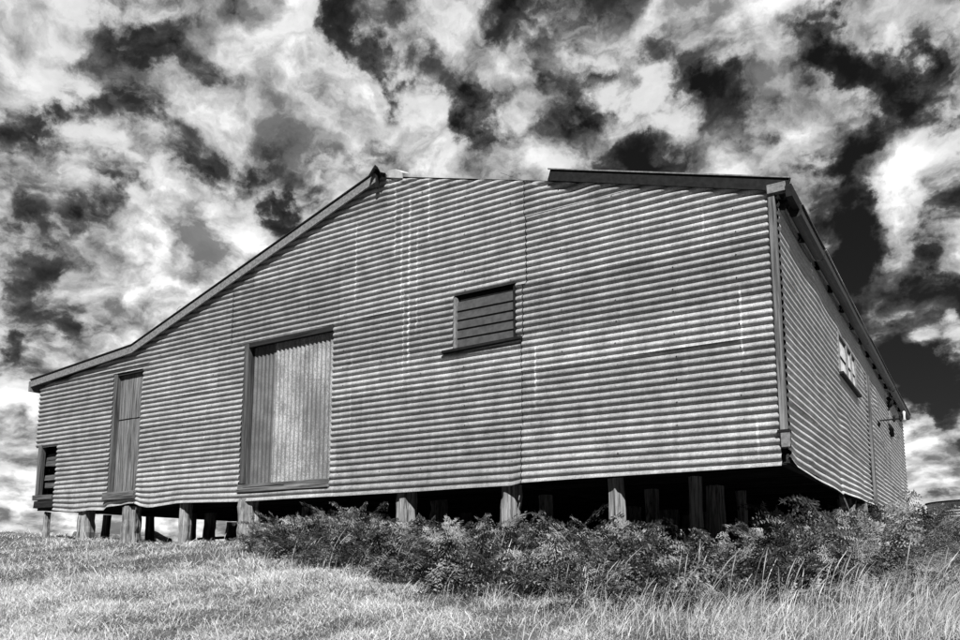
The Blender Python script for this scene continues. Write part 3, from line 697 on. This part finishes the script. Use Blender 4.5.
# tones have to be per vertex: rebuild with broadcasting
def blades_fix():
    pass
M['grass'] = mat_leaf('dry_grass', .02, .62, .3)
M['fern'] = mat_leaf('bracken_leaf', .004, .27, .25)
M['seed'] = mat_leaf('seed_heads', .08, .62, .3)
grass_mesh('grass', NG1, 3.6, 8.5, .75, 1., .0065, 'short matted dry turf sloping up to the shed')
grass_mesh('grass', NG2, 8.5, 26, 1.3, 1.1, .0055, 'paler short grass along the crest left of and under the shed')
# tussocks: longer and darker or paler clumps scattered over the slope
def tussocks(n, name, label, mat, hlo, hhi, tlo, thi):
    cx, cy, d = scatter(n, 4., 13., .8); k = ~((cx > -12.4) & (cx < 1) & (cy > -.3)); cx, cy = cx[k], cy[k]; n = len(cx)
    per = 46; rad = rng.uniform(.04, .16, n); X = np.repeat(cx, per) + rng.normal(0, 1, n * per) * np.repeat(rad, per); Y = np.repeat(cy, per) + rng.normal(0, 1, n * per) * np.repeat(rad, per)
    tn = np.repeat(rng.uniform(tlo, thi, n), per) + rng.normal(0, .15, n * per); hh = np.repeat(rng.uniform(hlo, hhi, n), per) * rng.uniform(.4, 1.15, n * per)
    V, F, T = blades(X, Y, hh, rng.uniform(.003, .007, n * per), rng.uniform(.1, 1.5, n * per), rng.uniform(0, 6.283, n * per), 4, np.clip(tn, 0, 1), .3)
    o = link(name, V, F, M[mat], None, T, False, origin=(0, 0, 0)); tag(o, label, 'grass', kind='stuff')
tussocks(340, 'tussocks', 'pale longer tufts of dry grass dotted over the slope', 'seed', .07, .20, .3, .9)
tussocks(190, 'weeds', 'low dark weedy tufts dotted over the pale grass', 'fern', .04, .11, .0, .45)
# longer seeding grass at the right
n = 30000
x = rng.uniform(-2.6, 3.6, n); y = rng.uniform(-3.6, -.2, n)
edge = np.interp(x, [-2.6, -1.4, -.6, .3, 3.4], [.03, .10, .45, 1., 1.]); band = np.exp(-((y - np.interp(x, [-2.6, 0, 1, 3.4], [-1.9, -2.0, -1.6, -1.2])) / .75) ** 2)
k = rng.uniform(0, 1, n) < edge * band * (.55 + .45 * np.sign(patch(x, y, 3., 8))); x, y = x[k], y[k]
h = rng.uniform(.10, .34, len(x)) * np.interp(x, [-2.6, -.6, .6], [.55, .75, 1.]); V, F, T = blades(x, y, h, rng.uniform(.003, .006, len(x)), rng.uniform(.2, 1.0, len(x)), rng.normal(.35, 1.0, len(x)), 5, np.clip(.6 + rng.normal(0, .2, len(x)), .1, 1), .25)
o = link('long_grass', V, F, M['seed'], None, T, False, origin=(0, 0, 0)); tag(o, 'long pale seeding grass in front of the bracken at the right', 'grass', kind='stuff')
# thin scatter of long stalks among the bracken
def stalks(n, wide=False):
    mb = MB()
    for _ in range(n):
        x = random.uniform(-5.5, 3.2); y0 = np.interp(x, [-5.5, -2, 0, 3.2], [-.75, -1.5, -1.7, -1.0]); y = y0 + random.uniform(-.35, .35)
        hh = random.uniform(.15, .5)
        if wide: q_ = scatter(1, 4.2, 13.); x, y = float(q_[0][0]), float(q_[1][0]); hh = random.uniform(.10, .28)
        if wide and -12.4 < x < .5 and y > -.3: continue
        ld = random.gauss(.3, .7); le = random.uniform(.1, .55); z = G(x, y); mb.cur = random.uniform(.35, 1.)
        pts_ = []; 
        for k in range(6):
            s = k / 5; pts_.append((x + math.cos(ld) * le * hh * s ** 2, y + math.sin(ld) * le * hh * s ** 2, z + hh * s * (1 - .25 * le * s)))
        mb.tube(pts_, [.0018, .0016, .0014, .0012, .0035, .001], 4, False)
    return mb
o = stalks(260).build('seed_stalks', M['seed']); tag(o, 'thin bleached grass stalks standing among the bracken fronds', 'grass stalks', kind='stuff')

o = stalks(520, True).build('grass_stalks', M['seed']); tag(o, 'sparse bleached seed stalks over the open slope', 'grass stalks', kind='stuff')

# ------------------------------------------------------------------ bracken
def frond(L, seed, curl=.6, pin=13):
    """frond lying along +X at origin, arching; returns verts (n,3), faces (m,4), tones"""
    r = random.Random(seed); V = []; F = []; T = []
    def sp(s):     # spine point
        a = curl * s * s * 1.5
        return Vector((L * s * math.cos(a * .5), 0, L * s * (.35 - .75 * curl * s * s)))
    def q(a, b, c, d, tn):
        i = len(V); V.extend([tuple(a), tuple(b), tuple(c), tuple(d)]); F.append((i, i+1, i+2, i+3)); T.extend([tn] * 4)
    for k in range(10):
        a, b = sp(k / 10), sp((k + 1) / 10); w = Vector((0, .0035 * (1 - k / 12), 0)); q(a - w, a + w, b + w, b - w, .85)
    for k in range(pin):
        s = .16 + .84 * k / pin; c = sp(s); d = (sp(min(1, s + .03)) - sp(s - .03)).normalized()
        ln = L * .42 * (1 - s) ** .75 * r.uniform(.75, 1.15) * min(1., .4 + s * 2.6) + .015
        for sd in (-1, 1):
            dirv = (Vector((0, sd, 0)) + d * r.uniform(.3, .6) + Vector((0, 0, r.uniform(-.7, .3)))).normalized()
            nn = max(2, int(ln / .029)); tn0 = r.uniform(.2, .75)
            side = dirv.cross(Vector((0, 0, 1))).normalized(); tip = c
            for j in range(nn):
                a0 = c + dirv * ln * j / nn + Vector((0, 0, -.25 * ln * (j / nn) ** 2)); lw = .042 * (1 - .75 * j / nn) * (L / .7) * r.uniform(.6, 1.2)
                tn = min(1, max(0, tn0 + r.uniform(-.2, .25)))
                for s2 in (-1, 1):
                    e = (side * s2 + dirv * .45 + Vector((r.uniform(-.3,.3), r.uniform(-.3,.3), r.uniform(-.9, .5)))).normalized() * lw; wd2 = dirv * ln / nn * .52
                    q(a0 - wd2 * .5, a0 + wd2 * .8, a0 + e + wd2 * .4, a0 + e, tn)
    return np.array(V), np.array(F), np.array(T)
FR = [frond(random.uniform(.55, .8), 100 + k, random.uniform(.3, 1.0)) for k in range(10)]
def place(frs, items):
    VV, FF, TT = [], [], []; base = 0
    for (x, y, z, yaw, pit, sc, dt) in items:
        V, F, T = frs[random.randrange(len(frs))]
        m = np.array(Matrix.Rotation(yaw, 3, 'Z') @ Matrix.Rotation(-pit, 3, 'Y') @ Matrix.Rotation(random.uniform(-.6, .6), 3, 'X')) * sc
        V2 = V @ m.T + np.array([x, y, z]); VV.append(V2); FF.append(F + base); TT.append(np.clip(T + dt, 0, 1)); base += len(V2)
    return np.concatenate(VV), np.concatenate(FF), np.concatenate(TT)
def clump_items(cx, cy, rad, hgt, n, dt=0., sc=(.5, .85)):
    it = []
    for _ in range(n):
        a = random.uniform(0, 2 * math.pi); rr = rad * math.sqrt(random.random()); x, y = cx + rr * math.cos(a), cy + rr * math.sin(a)
        z = G(x, y) + random.uniform(0, hgt) ** 1.0 * (1 - .5 * rr / rad); it.append((x, y, z, a + random.gauss(0, .9), random.uniform(.0, 1.0), random.uniform(*sc), dt + random.uniform(-.15, .15)))
    return it
items = []
def thick(n, fx, fy, hfun, dt=0.):
    for _ in range(n):
        x, y = fx(), 0; y = fy(x); h = hfun(x, y)
        z = G(x, y) + h * random.random() ** .6 - .02
        items.append((x, y, z, random.uniform(0, 2 * math.pi), random.uniform(.0, .9), random.uniform(.55, 1.1) * (1. if x < .9 else .5), dt - .08 + random.uniform(-.42, .34)))
def yfront(x): return np.interp(x, [-6.6, -5.5, -4.5, -2.5, -1, 0, 1.5, 3], [-.40, -.6, -1.15, -1.8, -1.95, -1.8, -1.3, -.8])
def hf(x, y):
    lump = .5 + .5 * math.sin(x * 3.7 + 1.) * math.cos(y * 2.9) + .25 * math.sin(x * 8.1)
    base = np.interp(x, [-6.7, -6, -5, -4, -3, -2, -1.2, -.7, -.2, .6, 2, 4], [.14, .24, .18, .15, .14, .12, .10, -.06, -.04, .16, .3, .35])
    return float(base) * (.15 + 1.1 * max(lump, 0.) ** 1.5) - .03
thick(820, lambda: random.uniform(-5.95, .2), lambda x: random.uniform(yfront(x), .15), hf)
def hs(x, y): return float(np.interp(y, [-1, 1, 3, 6, 9, 13, 17], [.10, .22, .34, .42, .32, .22, .25])) * (.7 + .5 * math.sin(x * 3 + y * 1.9)) * (1. if x < .9 else .3 if y < .5 else .05)
thick(900, lambda: random.uniform(-.3, 3.6), lambda x: random.uniform(-.9 if x < 2.2 else -.3, 14.5) if random.random() < .45 else random.uniform(-1.2, 5.5), hs, -.04)
for _ in range(330):
    x = random.uniform(.7, 3.8); y = random.uniform(-1.5, 1.2)
    items.append((x, y, G(x, y) + random.uniform(0, .10), random.uniform(0, 6.28), random.uniform(0, .55), random.uniform(.3, .5), random.uniform(-.35, .1)))
for _ in range(120):
    if random.random() < .55: x = random.uniform(-5.7, -.9); y = random.uniform(float(yfront(x)), -.1)
    else: x = random.uniform(-.6, .75); y = random.uniform(-1.2, 7)
    items.append((x, y, G(x, y) + (.02 if -1.1 < x < -.2 and y < 0 else .12), random.uniform(0, 6.28), random.uniform(.75, 1.25), random.uniform(.45, .8) * (.6 if -1.1 < x < -.2 and y < 0 else 1), random.uniform(-.1, .45)))
V, F, T = place(FR, items)
o = link('bracken', V, F, M['fern'], None, T, False, origin=(0, 0, 0)); tag(o, 'tangled thicket of bracken fern along the foot of the shed', 'bracken', kind='stuff')

# plants that stand out from the thicket
def plant(name, label, cat, cx, cy, rad, hgt, n, dt, sc, frs=FR):
    V, F, T = place(frs, clump_items(cx, cy, rad, hgt, n, dt, sc)); o = link(name, V, F, M['fern'], None, T, False); tag(o, label, cat, 'bracken ferns standing out of the thicket' if name == 'fern' else None); return o
FINE = [frond(random.uniform(.4, .55), 300 + k, random.uniform(.0, .5), 11) for k in range(6)]
plant('shrub', 'rounded feathery dark bush beside the thick stump left of the wide door', 'shrub', -6.02, -.25, .36, .30, 110, -.16, (.45, .8), FINE)
plant('fern', 'lighter feathery fern growing under the right part of the wide door', 'fern', -5.2, -.30, .42, .24, 60, .10, (.5, .85))
plant('fern', 'tall fern with fronds reaching the cladding left of the first stump from the wide door', 'fern', -4.72, -.12, .20, .36, 22, .05, (.5, .75))
plant('fern', 'pale arching fern in front of the leaning middle stump', 'fern', -2.75, -.95, .38, .24, 40, .22, (.6, .95))
plant('fern', 'light bushy fern mound between the two rightmost front stumps', 'fern', -1.42, -.60, .36, .22, 56, .14, (.5, .8))
plant('fern', 'dark tall fern climbing the side wall beside the cover board', 'fern', .55, 6.6, .55, .52, 80, -.05, (.6, .95))
plant('fern', 'low fern with pale drooping fronds near the corner overhang', 'fern', -.25, -.75, .38, .05, 34, .10, (.5, .8))
S.cycles.max_bounces = 5; S.cycles.diffuse_bounces = 3; S.cycles.transparent_max_bounces = 4
